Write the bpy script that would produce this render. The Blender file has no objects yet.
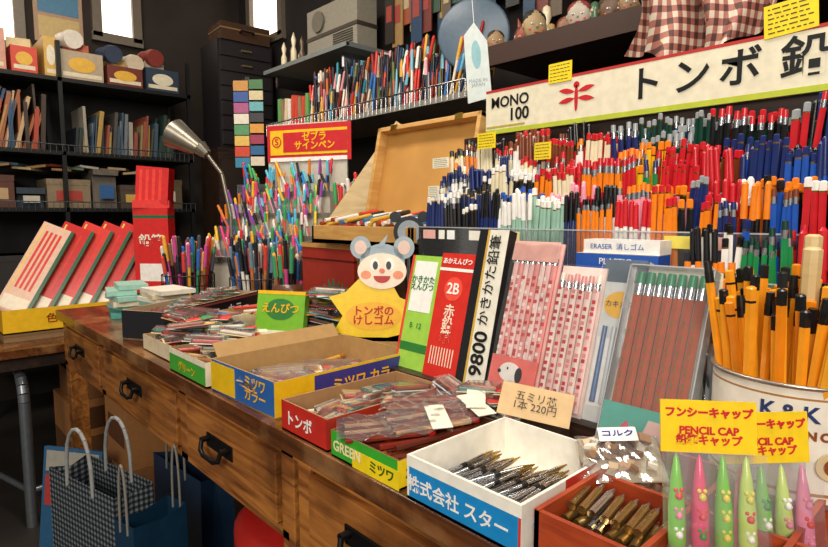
import bpy, math, random
from mathutils import Vector, Matrix, Euler
rng=random.Random(7)
rad=math.radians
SC=bpy.context.scene
COL=bpy.context.collection
# ------------------------------------------------------------------ materials
def lin(c): return c/12.92 if c<=.04045 else ((c+.055)/1.055)**2.4
def H(h):
    h=h.lstrip('#'); return tuple(lin(int(h[i:i+2],16)/255) for i in (0,2,4))+(1,)
_mc={}
def m(h,rough=.5,metal=0.,alpha=1.,var=.12,scale=60,emit=0.):
    key=(h,rough,metal,alpha,var,scale,emit)
    if key in _mc: return _mc[key]
    mt=bpy.data.materials.new('paint_'+h.strip('#')); mt.use_nodes=True
    n=mt.node_tree.nodes; l=mt.node_tree.links; b=n['Principled BSDF']
    b.inputs['Roughness'].default_value=rough; b.inputs['Metallic'].default_value=metal
    b.inputs['Alpha'].default_value=alpha
    tc=n.new('ShaderNodeTexCoord'); no=n.new('ShaderNodeTexNoise'); no.inputs['Scale'].default_value=scale
    l.new(tc.outputs['Object'],no.inputs['Vector'])
    mr=n.new('ShaderNodeMapRange'); mr.inputs[1].default_value=.25; mr.inputs[2].default_value=.75
    mr.inputs[3].default_value=1-var; mr.inputs[4].default_value=1+var*.5
    l.new(no.outputs['Fac'],mr.inputs[0])
    hs=n.new('ShaderNodeHueSaturation'); hs.inputs['Color'].default_value=H(h)
    l.new(mr.outputs[0],hs.inputs['Value']); l.new(hs.outputs[0],b.inputs['Base Color'])
    if emit:
        b.inputs['Emission Color'].default_value=H(h); b.inputs['Emission Strength'].default_value=emit
    _mc[key]=mt; return mt
def clearmat(name,gloss,haze,rough=.06):
    mt=bpy.data.materials.new(name); mt.use_nodes=True
    n=mt.node_tree.nodes; l=mt.node_tree.links; n.clear()
    out=n.new('ShaderNodeOutputMaterial'); tr=n.new('ShaderNodeBsdfTransparent'); gl=n.new('ShaderNodeBsdfGlossy'); df=n.new('ShaderNodeBsdfDiffuse')
    gl.inputs['Roughness'].default_value=rough; df.inputs['Color'].default_value=(.85,.87,.9,1)
    a=n.new('ShaderNodeMixShader'); a.inputs[0].default_value=haze; l.new(tr.outputs[0],a.inputs[1]); l.new(df.outputs[0],a.inputs[2])
    fr=n.new('ShaderNodeFresnel'); fr.inputs[0].default_value=1.45
    mm=n.new('ShaderNodeMath'); mm.operation='ADD'; mm.inputs[1].default_value=gloss; l.new(fr.outputs[0],mm.inputs[0])
    b=n.new('ShaderNodeMixShader'); l.new(mm.outputs[0],b.inputs[0]); l.new(a.outputs[0],b.inputs[1]); l.new(gl.outputs[0],b.inputs[2]); l.new(b.outputs[0],out.inputs[0])
    return mt
CLEAR=clearmat('clear_plastic',.01,.03); CELLO=clearmat('cellophane',.12,.07,.10); EDGE=clearmat('acrylic_edge',.1,.45)
def woodmat(name,c1,c2,sc=(1.2,14,14),rough=.45,c3=None,bump=.15):
    mt=bpy.data.materials.new(name); mt.use_nodes=True
    n=mt.node_tree.nodes; l=mt.node_tree.links; b=n['Principled BSDF']; b.inputs['Roughness'].default_value=rough
    tc=n.new('ShaderNodeTexCoord'); mp=n.new('ShaderNodeMapping'); mp.inputs['Scale'].default_value=sc
    l.new(tc.outputs['Object'],mp.inputs[0])
    no=n.new('ShaderNodeTexNoise'); no.inputs['Scale'].default_value=4; no.inputs['Detail'].default_value=8; no.inputs['Distortion'].default_value=1.2
    l.new(mp.outputs[0],no.inputs['Vector'])
    cr=n.new('ShaderNodeValToRGB'); cr.color_ramp.elements[0].position=.3; cr.color_ramp.elements[0].color=H(c1)
    cr.color_ramp.elements[1].position=.68; cr.color_ramp.elements[1].color=H(c2)
    l.new(no.outputs['Fac'],cr.inputs[0])
    n2=n.new('ShaderNodeTexNoise'); n2.inputs['Scale'].default_value=9; n2.inputs['Detail'].default_value=6
    l.new(tc.outputs['Object'],n2.inputs['Vector'])
    mx=n.new('ShaderNodeMix'); mx.data_type='RGBA'; 
    r2=n.new('ShaderNodeValToRGB'); r2.color_ramp.elements[0].position=.5; r2.color_ramp.elements[1].position=.68
    r2.color_ramp.elements[1].color=(.75,.75,.75,1)
    l.new(n2.outputs['Fac'],r2.inputs[0]); l.new(r2.outputs[0],mx.inputs[0])
    l.new(cr.outputs[0],mx.inputs[6]); mx.inputs[7].default_value=H(c3 or c1)
    l.new(mx.outputs[2],b.inputs['Base Color'])
    bp=n.new('ShaderNodeBump'); bp.inputs['Strength'].default_value=bump; bp.inputs['Distance'].default_value=.002
    l.new(no.outputs['Fac'],bp.inputs['Height']); l.new(bp.outputs[0],b.inputs['Normal'])
    return mt
DESKF=woodmat('wood_desk_front','#6e3c1a','#ba7838',c3='#4c2a14',rough=.35)
DESKT=woodmat('wood_desk_top','#3a2012','#6e3e1e',rough=.2,c3='#a0744a')
DARKW=woodmat('wood_dark','#1c120c','#3a2619')
LIDW=woodmat('wood_pale_lid','#b98848','#d2a460',sc=(2,2,12))
BOARD=woodmat('wood_birch','#c6a56f','#dec490',sc=(2,2,10))
REDW=woodmat('wood_red_tray','#8c2f14','#b84e24',sc=(3,3,14))
STEEL=m('#c9ccd0',.2,1.)
GOLD=m('#c9a04a',.25,1.)
BLACK=m('#101012',.4)
WHITE=m('#f2efe8',.5)
def checkmat(name,c1,c2,c3,scale,warp=0):
    mt=bpy.data.materials.new(name); mt.use_nodes=True
    n=mt.node_tree.nodes; l=mt.node_tree.links; b=n['Principled BSDF']; b.inputs['Roughness'].default_value=.6
    tc=n.new('ShaderNodeTexCoord'); sp=n.new('ShaderNodeSeparateXYZ'); l.new(tc.outputs['Object'],sp.inputs[0])
    def stripe(out):
        a=n.new('ShaderNodeMath'); a.operation='MULTIPLY'; a.inputs[1].default_value=scale; l.new(out,a.inputs[0])
        f=n.new('ShaderNodeMath'); f.operation='FRACT'; l.new(a.outputs[0],f.inputs[0])
        g=n.new('ShaderNodeMath'); g.operation='GREATER_THAN'; g.inputs[1].default_value=.5; l.new(f.outputs[0],g.inputs[0]); return g
    ad=n.new('ShaderNodeMath'); ad.operation='ADD'; l.new(sp.outputs[0],ad.inputs[0]); l.new(sp.outputs[1],ad.inputs[1])
    s1=stripe(ad.outputs[0]); s2=stripe(sp.outputs[2])
    su=n.new('ShaderNodeMath'); su.operation='ADD'; l.new(s1.outputs[0],su.inputs[0]); l.new(s2.outputs[0],su.inputs[1])
    hf=n.new('ShaderNodeMath'); hf.operation='MULTIPLY'; hf.inputs[1].default_value=.5; l.new(su.outputs[0],hf.inputs[0])
    cr=n.new('ShaderNodeValToRGB'); cr.color_ramp.interpolation='CONSTANT'
    cr.color_ramp.elements[0].color=H(c1); cr.color_ramp.elements[1].position=.75; cr.color_ramp.elements[1].color=H(c3)
    e=cr.color_ramp.elements.new(.3); e.color=H(c2)
    l.new(hf.outputs[0],cr.inputs[0]); l.new(cr.outputs[0],b.inputs['Base Color']); return mt
GING=checkmat('gingham_black','#0c0e10','#33383e','#6d757c',85)
PLAID=checkmat('plaid_cloth','#d8c8b4','#a8685a','#54342e',40)
# ------------------------------------------------------------------ mesh builder
class MB:
    def __init__(s,name): s.name=name; s.v=[];s.f=[];s.fm=[];s.sm=[];s.mats=[];s.M=Matrix()
    def mi(s,mt):
        if mt not in s.mats: s.mats.append(mt)
        return s.mats.index(mt)
    def add(s,vs,fs,mt,smooth=False):
        o=len(s.v); s.v+= [s.M@Vector(v) for v in vs]
        for k,f in enumerate(fs):
            s.f.append([i+o for i in f]); s.fm.append(s.mi(mt[k] if isinstance(mt,list) else mt)); s.sm.append(smooth)
    def box(s,x0,x1,y0,y1,z0,z1,mt):
        vs=[(x0,y0,z0),(x1,y0,z0),(x1,y1,z0),(x0,y1,z0),(x0,y0,z1),(x1,y0,z1),(x1,y1,z1),(x0,y1,z1)]
        fs=[(0,4,7,3),(1,2,6,5),(0,1,5,4),(3,7,6,2),(0,3,2,1),(4,5,6,7)]  # -x +x -y +y -z +z
        s.add(vs,fs,mt)
    def obox(s,c,size,eul,mt):
        old=s.M; s.M=old@Matrix.Translation(c)@Euler(eul).to_matrix().to_4x4()
        a,b,d=[k/2 for k in size]; s.box(-a,a,-b,b,-d,d,mt); s.M=old
    def cyl(s,p0,p1,r0,r1,mt,n=10,caps=True,smooth=True,capm=None):
        p0=Vector(p0);p1=Vector(p1);d=(p1-p0).normalized()
        u=d.orthogonal().normalized();w=d.cross(u)
        vs=[];
        for p,r in((p0,r0),(p1,r1)):
            for i in range(n):
                a=2*math.pi*i/n; vs.append(p+(u*math.cos(a)+w*math.sin(a))*r)
        s.add(vs,[(i,(i+1)%n,n+(i+1)%n,n+i) for i in range(n)],mt,smooth)
        if caps:
            if r0>1e-5: s.add(vs[:n],[tuple(reversed(range(n)))],capm or mt)
            if r1>1e-5: s.add(vs[n:],[tuple(range(n))],capm or mt)
    def tube(s,pts,r,mt,n=8):
        for a,b in zip(pts,pts[1:]): s.cyl(a,b,r,r,mt,n)
    def lathe(s,prof,mt,n=32,c=(0,0,0)):
        vs=[];k=len(prof)
        for r,z in prof:
            for i in range(n):
                a=2*math.pi*i/n; vs.append((c[0]+r*math.cos(a),c[1]+r*math.sin(a),c[2]+z))
        fs=[];ms=[]
        for j in range(k-1):
            for i in range(n):
                fs.append((j*n+i,j*n+(i+1)%n,(j+1)*n+(i+1)%n,(j+1)*n+i)); ms.append(mt[j] if isinstance(mt,list) else mt)
        s.add(vs,fs,ms,True)
    def sph(s,c,r,mt,n=12,k=8,sc=(1,1,1)):
        vs=[];fs=[]
        for j in range(k+1):
            t=math.pi*j/k
            for i in range(n):
                a=2*math.pi*i/n; vs.append((c[0]+r*sc[0]*math.sin(t)*math.cos(a),c[1]+r*sc[1]*math.sin(t)*math.sin(a),c[2]+r*sc[2]*math.cos(t)))
        for j in range(k):
            for i in range(n): fs.append((j*n+i,(j+1)*n+i,(j+1)*n+(i+1)%n,j*n+(i+1)%n))
        s.add(vs,fs,mt,True)
    def poly(s,pts,y0,y1,mt):   # XZ outline extruded along y (front = y0)
        n=len(pts); vs=[(x,y0,z) for x,z in pts]+[(x,y1,z) for x,z in pts]
        s.add(vs,[tuple(range(n)),tuple(reversed(range(n,2*n)))]+[(i,n+i,n+(i+1)%n,(i+1)%n) for i in range(n)],mt)
    def grid(s,fn,nu,nv,mt):
        vs=[fn(i/nu,j/nv) for j in range(nv+1) for i in range(nu+1)]
        fs=[(j*(nu+1)+i,j*(nu+1)+i+1,(j+1)*(nu+1)+i+1,(j+1)*(nu+1)+i) for j in range(nv) for i in range(nu)]
        s.add(vs,fs,mt,True)
    def done(s,loc=(0,0,0),rot=(0,0,0),parent=None,bevel=0,scale=1):
        me=bpy.data.meshes.new(s.name); me.from_pydata([tuple(v) for v in s.v],[],s.f)
        for mt in s.mats: me.materials.append(mt)
        me.polygons.foreach_set('material_index',s.fm); me.polygons.foreach_set('use_smooth',s.sm); me.update()
        o=bpy.data.objects.new(s.name,me); COL.objects.link(o); o.location=loc; o.rotation_euler=rot; o.scale=(scale,)*3
        if parent: o.parent=parent
        if bevel:
            b=o.modifiers.new('bevel','BEVEL'); b.width=bevel; b.segments=2; b.limit_method='ANGLE'
        return o
def ell(cx,cz,a,b,n=24,t0=0,t1=360):
    return [(cx+a*math.cos(rad(t0+(t1-t0)*i/n)),cz+b*math.sin(rad(t0+(t1-t0)*i/n))) for i in range(n+(0 if t1-t0==360 else 1))]
def text(par,body,size,loc,rot,mt,bold=0.,align='CENTER',name='lettering',sx=1.):
    c=bpy.data.curves.new(name,'FONT'); c.body=body; c.size=size; c.align_x=align; c.align_y='CENTER'
    c.offset=bold; c.extrude=.0002; c.resolution_u=3; c.space_line=.9; c.materials.append(mt)
    o=bpy.data.objects.new(name,c); COL.objects.link(o); o.location=loc; o.rotation_euler=rot; o.scale=(sx,1,1); o.parent=par
    return o
FR=(rad(90),0,0); SD=(rad(90),0,rad(90)); TP=(0,0,0)
def pencil(mb,p,d,L,r,body,end='flat',endm=None,n=6,band=None):
    p=Vector(p); d=Vector(d).normalized(); q=p+d*L
    if end=='sharp':
        k=p+d*(L-r*4.5); mb.cyl(p,k,r,r,body,n,smooth=False); mb.cyl(k,q-d*r*1.2,r,r*.28,m('#e0b883',.6),n,caps=False)
        mb.cyl(q-d*r*1.2,q,r*.28,.0001,endm or BLACK,n,caps=False)
    elif end=='eraser':
        k=p+d*(L-r*5); mb.cyl(p,k,r,r,body,n,smooth=False); mb.cyl(k,k+d*r*2.4,r*1.02,r*1.02,band or GOLD,8); mb.cyl(k+d*r*2.4,q,r*.95,r*.85,endm,8)
    elif end=='cap':
        k=p+d*(L*.62); mb.cyl(p,k,r*.9,r*.9,body,8); mb.cyl(k,q-d*r*.8,r*1.12,r*1.05,endm,8); mb.cyl(q-d*r*.8,q,r*.95,r*.5,endm,8)
    else:
        k=p+d*(L-r*3.2); mb.cyl(p,k,r,r,body,n,smooth=False); mb.cyl(k,k+d*r*.5,r*1.03,r*1.03,band or GOLD,n,smooth=False); mb.cyl(k+d*r*.5,q-d*r*.3,r*1.02,r*1.02,endm or body,n,smooth=False)
        mb.cyl(q-d*r*.3,q,r*1.02,r*.6,endm or body,n)
def pile(mb,x0,x1,y0,y1,z,n,L,r,cols,ang,spread,dz=.012,end='flat',endm=None):
    for i in range(n):
        a=ang+rng.gauss(0,spread); dx,dy=math.cos(a),math.sin(a)
        hx=abs(dx)*L/2; hy=abs(dy)*L/2
        cx=rng.uniform(min(x0+hx,(x0+x1)/2),max(x1-hx,(x0+x1)/2)); cy=rng.uniform(min(y0+hy,(y0+y1)/2),max(y1-hy,(y0+y1)/2))
        zz=z+r+rng.uniform(0,dz); pencil(mb,(cx-dx*L/2,cy-dy*L/2,zz),(dx,dy,rng.uniform(-.03,.03)),L,r,rng.choice(cols),end,endm or rng.choice(cols))
def open_box(mb,w,d,h,outer,inner,t=.0025):
    a,b=w/2,d/2; lx,rx,fy,by=outer; I=inner
    mb.box(-a,a,-b,b,0,t,I)
    mb.box(-a,-a+t,-b,b,0,h,[lx,I,lx,lx,lx,I]); mb.box(a-t,a,-b,b,0,h,[I,rx,rx,rx,rx,I])
    mb.box(-a+t,a-t,-b,-b+t,0,h,[fy,fy,fy,I,fy,I]); mb.box(-a+t,a-t,b-t,b,0,h,[by,by,I,by,by,I])
def P(h,r=.26): return m(h,r)
def slip(mb,c,w,l,rz,tilt,col,col2,z=0):
    old=mb.M; mb.M=old@Matrix.Translation(c)@Euler((tilt[0],tilt[1],rz)).to_matrix().to_4x4()
    mb.box(-l/2,l/2,-w/2,w/2,0,.0012,m(col,.5)); mb.box(l*.28,l/2,-w/2,w/2,.0012,.0018,m(col2,.5))
    for k in range(3): mb.cyl((-l*.45,-w*.28+w*.28*k,.0045),(l*.25,-w*.28+w*.28*k,.0045),.003,.003,P(rng.choice(['#b8603c','#e8dcc8','#c83a30','#8f4a34','#4a8a7a'])),6)
    mb.box(-l*.48,l*.28,-w*.45,w*.45,.0015,.009,CELLO); mb.M=old
# ------------------------------------------------------------------ room
def slab(name,x0,x1,y0,y1,z0,z1,mt,bevel=0):
    mb=MB(name); mb.box(x0,x1,y0,y1,z0,z1,mt); return mb.done(bevel=bevel)
slab('floor',-3.8,2.5,-2.5,1.9,-.05,0,m('#2a2520',.6,var=.3,scale=6))
slab('ceiling',-3.8,1.2,-.6,1.9,2.75,2.8,m('#3b342e',.9))
slab('wall_left',-3.9,-3.8,-2.5,1.9,0,2.75,m('#2a221c',.9,var=.3,scale=5))
slab('wall_back',-3.9,2.5,1.9,2.0,0,2.75,m('#1a1310',.9,var=.3,scale=5))
def window(name,axis,c,a0,a1,z0,z1,mull,em=2.0):
    mb=MB(name); fr=m('#6a6054',.5); gl=m('#fff0e2',.3,0,1,.15,2,emit=em)
    def bx(p0,p1,q0,q1,z0,z1,mt):
        if axis=='X': mb.box(c+p0,c+p1,q0,q1,z0,z1,mt)
        else: mb.box(q0,q1,c-p1,c-p0,z0,z1,mt)
    bx(0,.01,a0,a1,z0,z1,gl)
    for q in [a0]+mull+[a1]: bx(.01,.04,q-.025,q+.025,z0,z1,fr)
    for z in (z0,z1): bx(.01,.04,a0-.03,a1+.03,z-.025,z+.025,fr)
    mb.done()
window('window_1','X',-3.8,.2,.62,1.92,2.68,[])
window('window_2','X',-3.8,1.0,1.22,2.06,2.68,[])
window('window_3','Y',1.9,-3.6,-3.2,2.12,2.68,[])
mb=MB('wall_poster'); mb.box(0,.01,0,.24,0,.5,m('#a88a70',.6)); mb.box(.01,.012,.02,.22,.3,.46,m('#c8503c',.6)); mb.box(.01,.012,.02,.22,.16,.28,m('#4a7a9a',.6)); mb.box(.01,.012,.02,.22,.03,.14,m('#c0a870',.6)); mb.poly([(0,0)]*0 or [(.0,.5),(.01,.5),(.01,.52)],.05,.2,BLACK); mb.done((-3.8,.69,1.98))
# ------------------------------------------------------------------ desk
def desk():
    mb=MB('writing_desk'); x0,x1,y0,y1=-2.10,.16,.39,1.38
    mb.box(x0,x1,y0,y1,.692,.72,DESKT)
    fy=.405
    mb.box(x0+.02,x1,fy,fy+.02,.675,.692,DESKF)
    mb.box(x0+.02,-.70,fy,fy+.02,.545,.56,DESKF)
    posts=[-2.08,-1.66,-1.11,-.72]
    for x in posts: mb.box(x,x+.035,fy,fy+.02,.545,.692,DESKF)
    for a,b in ((-2.04,-1.67),(-1.615,-1.12),(-1.065,-.73)):
        mb.box(a,b,fy-.004,fy+.014,.563,.672,DESKF)
        mb.box(a,b,fy+.014,fy+.45,.563,.575,DARKW)
    for x in (-2.08,-.72): mb.box(x,x+.05,fy+.001,fy+.05,0,.545,DESKF)
    mb.box(-2.08,-2.03,1.3,1.35,0,.692,DESKF)
    mb.box(-2.08,-2.065,fy+.02,1.3,.56,.692,DESKF)
    mb.box(-.67,x1-.01,fy+.004,1.35,.06,.675,DARKW)
    mb.box(-.67,-.64,fy-.002,fy+.02,0,.692,DESKF)
    for z0,z1 in ((.553,.672),(.40,.54),(.22,.387),(.07,.207)):
        mb.box(-.635,x1-.03,fy-.008,fy+.01,z0,z1,DESKF)
    IR=m('#1b1a1a',.4,.6)
    def pull(x,z,y):
        mb.box(x-.05,x+.05,y-.003,y,z-.010,z+.016,IR)
        for s in (-1,1): mb.cyl((x+s*.038,y,z+.008),(x+s*.038,y-.018,z+.008),.0055,.0055,IR,8)
        mb.tube([(x-.038,y-.016,z+.008),(x-.035,y-.02,z-.008),(x-.02,y-.022,z-.013),(x+.02,y-.022,z-.013),(x+.035,y-.02,z-.008),(x+.038,y-.016,z+.008)],.0042,IR)
    pull(-1.37,.625,fy-.004); pull(-.92,.622,fy-.004); pull(-1.86,.625,fy-.004); pull(-.50,.625,fy-.008); pull(-.05,.625,fy-.008)
    mb.done(bevel=.002)
desk()
def side_table():
    mb=MB('side_table'); mb.box(-3.15,-2.13,.0,1.25,.575,.60,DESKT); mb.box(-3.12,-2.16,.03,1.22,.53,.575,DARKW)
    T=m('#7d8288',.35,.7)
    for y in (.30,):
        pts=[(-2.17,y,0),(-2.17,y,.42)]+[(-2.17-.10*(1-math.cos(t*math.pi/2/6)),y,.42+.10*math.sin(t*math.pi/2/6)) for t in range(1,7)]+[(-2.5,y,.52)]
        mb.tube(pts,.017,T,12)
    for x,y in ((-3.08,.06),(-3.08,1.18),(-2.2,1.18)): mb.cyl((x,y,0),(x,y,.53),.016,.016,T,12)
    mb.cyl((-2.17,.3,.12),(-2.2,1.18,.12),.01,.01,T); mb.cyl((-2.17,.3,.12),(-3.08,.06,.12),.01,.01,T)
    mb.done()
side_table()
slab('display_riser',-.80,.14,.635,.995,.7205,.755,DARKW)
# ------------------------------------------------------------------ pencil rack
CR=P('#e9ddbb'); OR=P('#f08418'); YL=P('#f2b81c'); NV=P('#1c2c66'); BL=P('#2456b4'); GN=P('#17894a'); DG=P('#123c30'); BK=P('#141416'); PK=P('#f0a0b4'); WH=P('#f3f0ea'); BR=P('#7a3c20'); GY=P('#9aa0a4'); RD=P('#c8202a'); LG=P('#9cc4b0')
tiers=[
 (.935,1.168,-.86,[ (CR,BK),(CR,RD),(WH,BR),(CR,BR),(BR,RD),(RD,BK),(CR,RD),(NV,GY),(DG,GY),(BK,RD),(RD,RD),(DG,BK),(RD,GY)]),
 (.895,1.115,-.86,[ (CR,NV),(WH,NV),(CR,WH),(BK,WH),(CR,RD),(OR,RD),(RD,RD),(YL,OR),(RD,RD),(BR,RD),(NV,NV),(BL,NV),(NV,BK)]),
 (.85,1.06,-.86,[ (NV,WH),(BK,WH),(NV,BK),(WH,BL),(LG,WH),(PK,PK),(WH,RD),(OR,BK),(PK,OR),(OR,RD),(BK,OR),(RD,WH),(BL,BK)]),
 (.81,1.000,-.30,[ (WH,BK),(NV,WH),(BL,NV),(GN,DG),(OR,YL),(RD,RD),(BL,NV),(GN,GN),(YL,OR)]),
 (.768,.945,-.30,[ (OR,OR),(YL,YL),(OR,YL),(YL,OR),(OR,RD)])]
def rack():
    body=MB('tiered_display_rack')
    for i,(y,zt,x0,pal) in enumerate(tiers):
        zb=zt-.125
        body.box(x0-.015,.135,y-.019,y+(.0255 if i<3 else .0215),.7555,zb,DARKW)
        body.box(x0-.015,.135,y-.0205,y-.019,zb,zb+.062,CLEAR)
        body.box(x0-.015,.135,y-.0207,y-.0188,zb+.0605,zb+.0625,EDGE)
        x=x0
        while x<.1:
            w=rng.uniform(.012,.05)
            if rng.random()<.6: body.box(x,x+w,y-.0215,y-.0206,zb+.038,zb+.056,m(rng.choice(['#f4f1e6','#f0df60','#ffffff','#e9d8a0','#e8b0a8']),.6))
            x+=w+rng.uniform(.005,.04)
    body.box(-.87,.145,.965,.985,.7555,1.19,DARKW)
    body.done()
    allp=[CR,OR,NV,BL,GN,BK,WH,RD,BR,GY]
    for i,(y,zt,x0,pal) in enumerate(tiers):
        mb=MB('pencil_row'); zb=zt-.1245; xe=-.14 if i<3 else -.10
        for k in range(3 if i<3 else 2):
            x=x0+.004*k; run=0
            while x<.13:
                if run<=0:
                    f=(x-x0)/(xe-x0); j=int(f*len(pal)+rng.uniform(-1,1)); j=max(0,j)
                    if j>=len(pal): j=rng.randrange(len(pal)//2,len(pal))
                    pr=pal[j]; run=rng.randint(1,7)
                    if rng.random()<.12 and i<4: pr=(rng.choice(allp),rng.choice(allp))
                    st=rng.choice(['flat','flat','cap','eraser','flat']); hh=rng.uniform(-.022,.012); rr=rng.uniform(.0035,.0049); ln=rng.gauss(0,.04)
                run-=1
                L=.124+hh+rng.uniform(-.006,.006)+.004*k
                pencil(mb,(x,y-.012+k*.0115,zb),(ln+rng.gauss(0,.02),rng.uniform(-.03,.02),1),L,rr,pr[0],st,pr[1],band=STEEL if st=='eraser' else None)
                x+=rr*2+rng.uniform(.0,.0018)
        mb.done()
rack()
def sign():
    mb=MB('shop_sign_banner'); L=.98
    mb.box(0,L,0,.008,0,.090,[WH,WH,m('#e6dec4',.35),WH,WH,WH])
    mb.box(0,L,-.0006,0,.0,.009,m('#b9c43a',.4)); mb.box(0,L,-.0006,0,.085,.090,m('#b8302c',.4)); mb.box(.002,.10,-.0006,0,.012,.016,m('#b9a43a',.4))
    R_=m('#c5202a',.4); cx,cz=.215,.046
    mb.poly(ell(cx,cz,.0035,.024),-.0012,0,R_); mb.poly(ell(cx,cz+.024,.006,.006),-.0012,0,R_)
    for s in(-1,1):
        for dz,a in((.012,.2),(.0,-.15)):
            pts=[(cx+s*(.003+.034*t),cz+dz+a*.03*t+.005*math.sin(math.pi*t)) for t in [0,.25,.5,.75,1]]+[(cx+s*(.003+.034*t),cz+dz+a*.03*t-.005*math.sin(math.pi*t)) for t in [.75,.5,.25]]
            if s<0: pts=pts[::-1]
            mb.poly(pts,-.0012,0,R_)
    o=mb.done((-.80,.955,1.19))
    text(o,'MONO',.030,(.062,-.001,.062),FR,BLACK,.0006); text(o,'100',.034,(.085,-.001,.034),FR,BLACK,.0008)
    for ch,x in zip('トンボ鉛筆',(.345,.42,.49,.572,.66)): text(o,ch,.060,(x,-.001,.047),FR,BLACK,.0010)
sign()
def tag(loc,w,h,rot=(0,0,0),c='#f2d416',n=5,name='price_tag'):
    mb=MB(name); mb.box(-w/2,w/2,0,.001,-h/2,h/2,m(c,.6))
    for k in range(n):
        z=h*(.36-.72*k/(n-1)); x=-w*.42
        while x<w*.35:
            ww=rng.uniform(.04,.16)*w; mb.box(x,min(x+ww,w*.43),-.0004,0,z-h*.018,z+h*.018,m('#3a3426',.7)); x+=ww+w*.04
    mb.done(loc,rot)
tag((-.62,.953,1.288),.05,.036); tag((-.248,.953,1.298),.066,.046,(0,rad(-4),0),n=6)
tag((-.73,.873,1.165),.045,.03); tag((-.81,.828,1.125),.045,.02,c='#efe9d0'); tag((-.60,.873,1.135),.035,.03,c='#f0d020'); tag((-.83,.828,1.07),.03,.02,c='#efe9d0'); tag((-.27,.745,.935),.045,.03,c='#f0e4c0')
# ------------------------------------------------------------------ boxes on the desk front
def nib_box():
    mb=MB('pen_nib_box'); w,d,h=.148,.166,.048
    B=m('#1a86c8',.35); W=m('#efeade',.5)
    open_box(mb,w,d,h,[W,m('#c93a2a',.4),B,W],W,.003)
    mb.box(-w/2,w/2,-d/2-.0004,-d/2,h-.012,h,W); mb.box(w/2,w/2+.0004,-d/2,-d/2+.07,0,h,W)
    for cx in (-.038,.028):
        for k in range(19):
            a=1.42+rng.gauss(0,.09); L=.088; x=cx-.03+.0066*(k%10)+rng.uniform(-.002,.002); z=.006+.0065*(k//10)+rng.uniform(0,.003); y=-.045+rng.uniform(-.012,.012)+(.02 if cx>0 else .0)
            D=Vector((math.cos(a),math.sin(a),rng.uniform(.02,.12))).normalized(); p=Vector((x,y,z))
            mb.cyl(p,p+D*L*.42,.0026,.0029,STEEL,8); mb.cyl(p+D*L*.42,p+D*L*.5,.0034,.0034,m('#2a2624',.3,.5),8); mb.cyl(p+D*L*.5,p+D*L*.82,.003,.003,m('#b8b2aa',.2,1.),8); mb.cyl(p+D*L*.82,p+D*L,.0028,.0008,m('#b89a5a',.25,1.),8)
    o=mb.done((-.357,.475,.7202)); text(o,'株式会社 スター',.0185,(-.005,-d/2-.001,.018),FR,WHITE,.0003)
    text(o,'ペン先',.014,(w/2+.001,-.045,.025),SD,P('#1a86c8'),.0003)
nib_box()
def blister_box():
    mb=MB('pencil_lead_box'); w,d,h=.128,.175,.034
    G=m('#3aa82e',.35); Y=m('#f0d21c',.35)
    open_box(mb,w,d,h,[G,Y,G,G],m('#7a4a30',.6))
    mb.box(-.02,w/2,-d/2-.0005,-d/2,.0,.022,Y)
    pile(mb,-.058,.058,-.08,.08,.004,22,.13,.0040,[P('#7a2418'),P('#b03020'),P('#a8583a'),P('#5c2418')],1.25,.25,.026)
    for cx,cy,rz in ((-.012,-.03,.95),(.012,.02,1.15),(-.02,.05,.7)):
        old=mb.M; mb.M=old@Matrix.Translation((cx,cy,h+.002+cy*.12))@Euler((rad(4),rad(-3),rz)).to_matrix().to_4x4()
        for k in range(6): pencil(mb,(-.06,-.025+.0095*k,.004),(1,0,0),.11,.0036,P(rng.choice(['#c46c44','#a8583a','#e0b890','#8a3424'])),'flat',P('#d02820'))
        mb.grid(lambda u,v:(-.07+.14*u,-.035+.07*v,.0095+.003*math.sin(u*23+v*7)*math.cos(v*15)),28,14,CELLO)
        mb.box(.045,.07,-.035,.035,.0125,.0132,m('#ece4d0',.5)); mb.M=old
    o=mb.done((-.511,.482,.7202)); text(o,'GREEN',.018,(-.03,-d/2-.0015,.016),FR,P('#f4e8b0'),.0004); text(o,'ミツワ',.015,(.035,-d/2-.0015,.012),FR,P('#1a5a1a'),.0003)
    text(o,'えんぴつ 5 B',.018,(w/2+.001,-.03,.018),SD,P('#145014'),.0003)
blister_box()
mb=MB('lead_packet_pile')
for k in range(14): slip(mb,(rng.uniform(-.06,.06),rng.uniform(-.004,.004),.004+.0042*k),.03,.07,rng.uniform(-.5,.5),(rng.uniform(-.15,.15),rng.uniform(-.15,.15)),rng.choice(['#e8e0d0','#d8c8a8','#c8d0d8','#b8402c']),rng.choice(['#c83a30','#2a5ca0','#e8e0c8']))
mb.done((-.51,.602,.7202))
def red_box():
    mb=MB('correction_pencil_box'); w,d,h=.112,.215,.043; R_=m('#c22a20',.4)
    open_box(mb,w,d,h,[R_,m('#a8281e',.5),R_,R_],m('#a07850',.7))
    pile(mb,-.05,.05,-.1,.1,.003,16,.12,.0042,[P('#e8c890'),P('#a42c20'),P('#e4dccc'),P('#7d3420')],1.3,.35,.018)
    for k in range(9): slip(mb,(rng.uniform(-.018,.018),-.06+.018*k,.024+.001*k),.03,.08,rng.uniform(.6,2.2),(rng.uniform(-.1,.1),.1),rng.choice(['#e8d8b4','#d0b080','#e0d8cc']),rng.choice(['#c83a30','#e8e0c8','#d8a030']))
    o=mb.done((-.642,.503,.7202)); text(o,'トンボ',.022,(-.01,-d/2-.001,.02),FR,WHITE,.0004); text(o,'ドローイングペンシル',.013,(w/2+.001,-.04,.022),SD,WHITE)
red_box()
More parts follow.
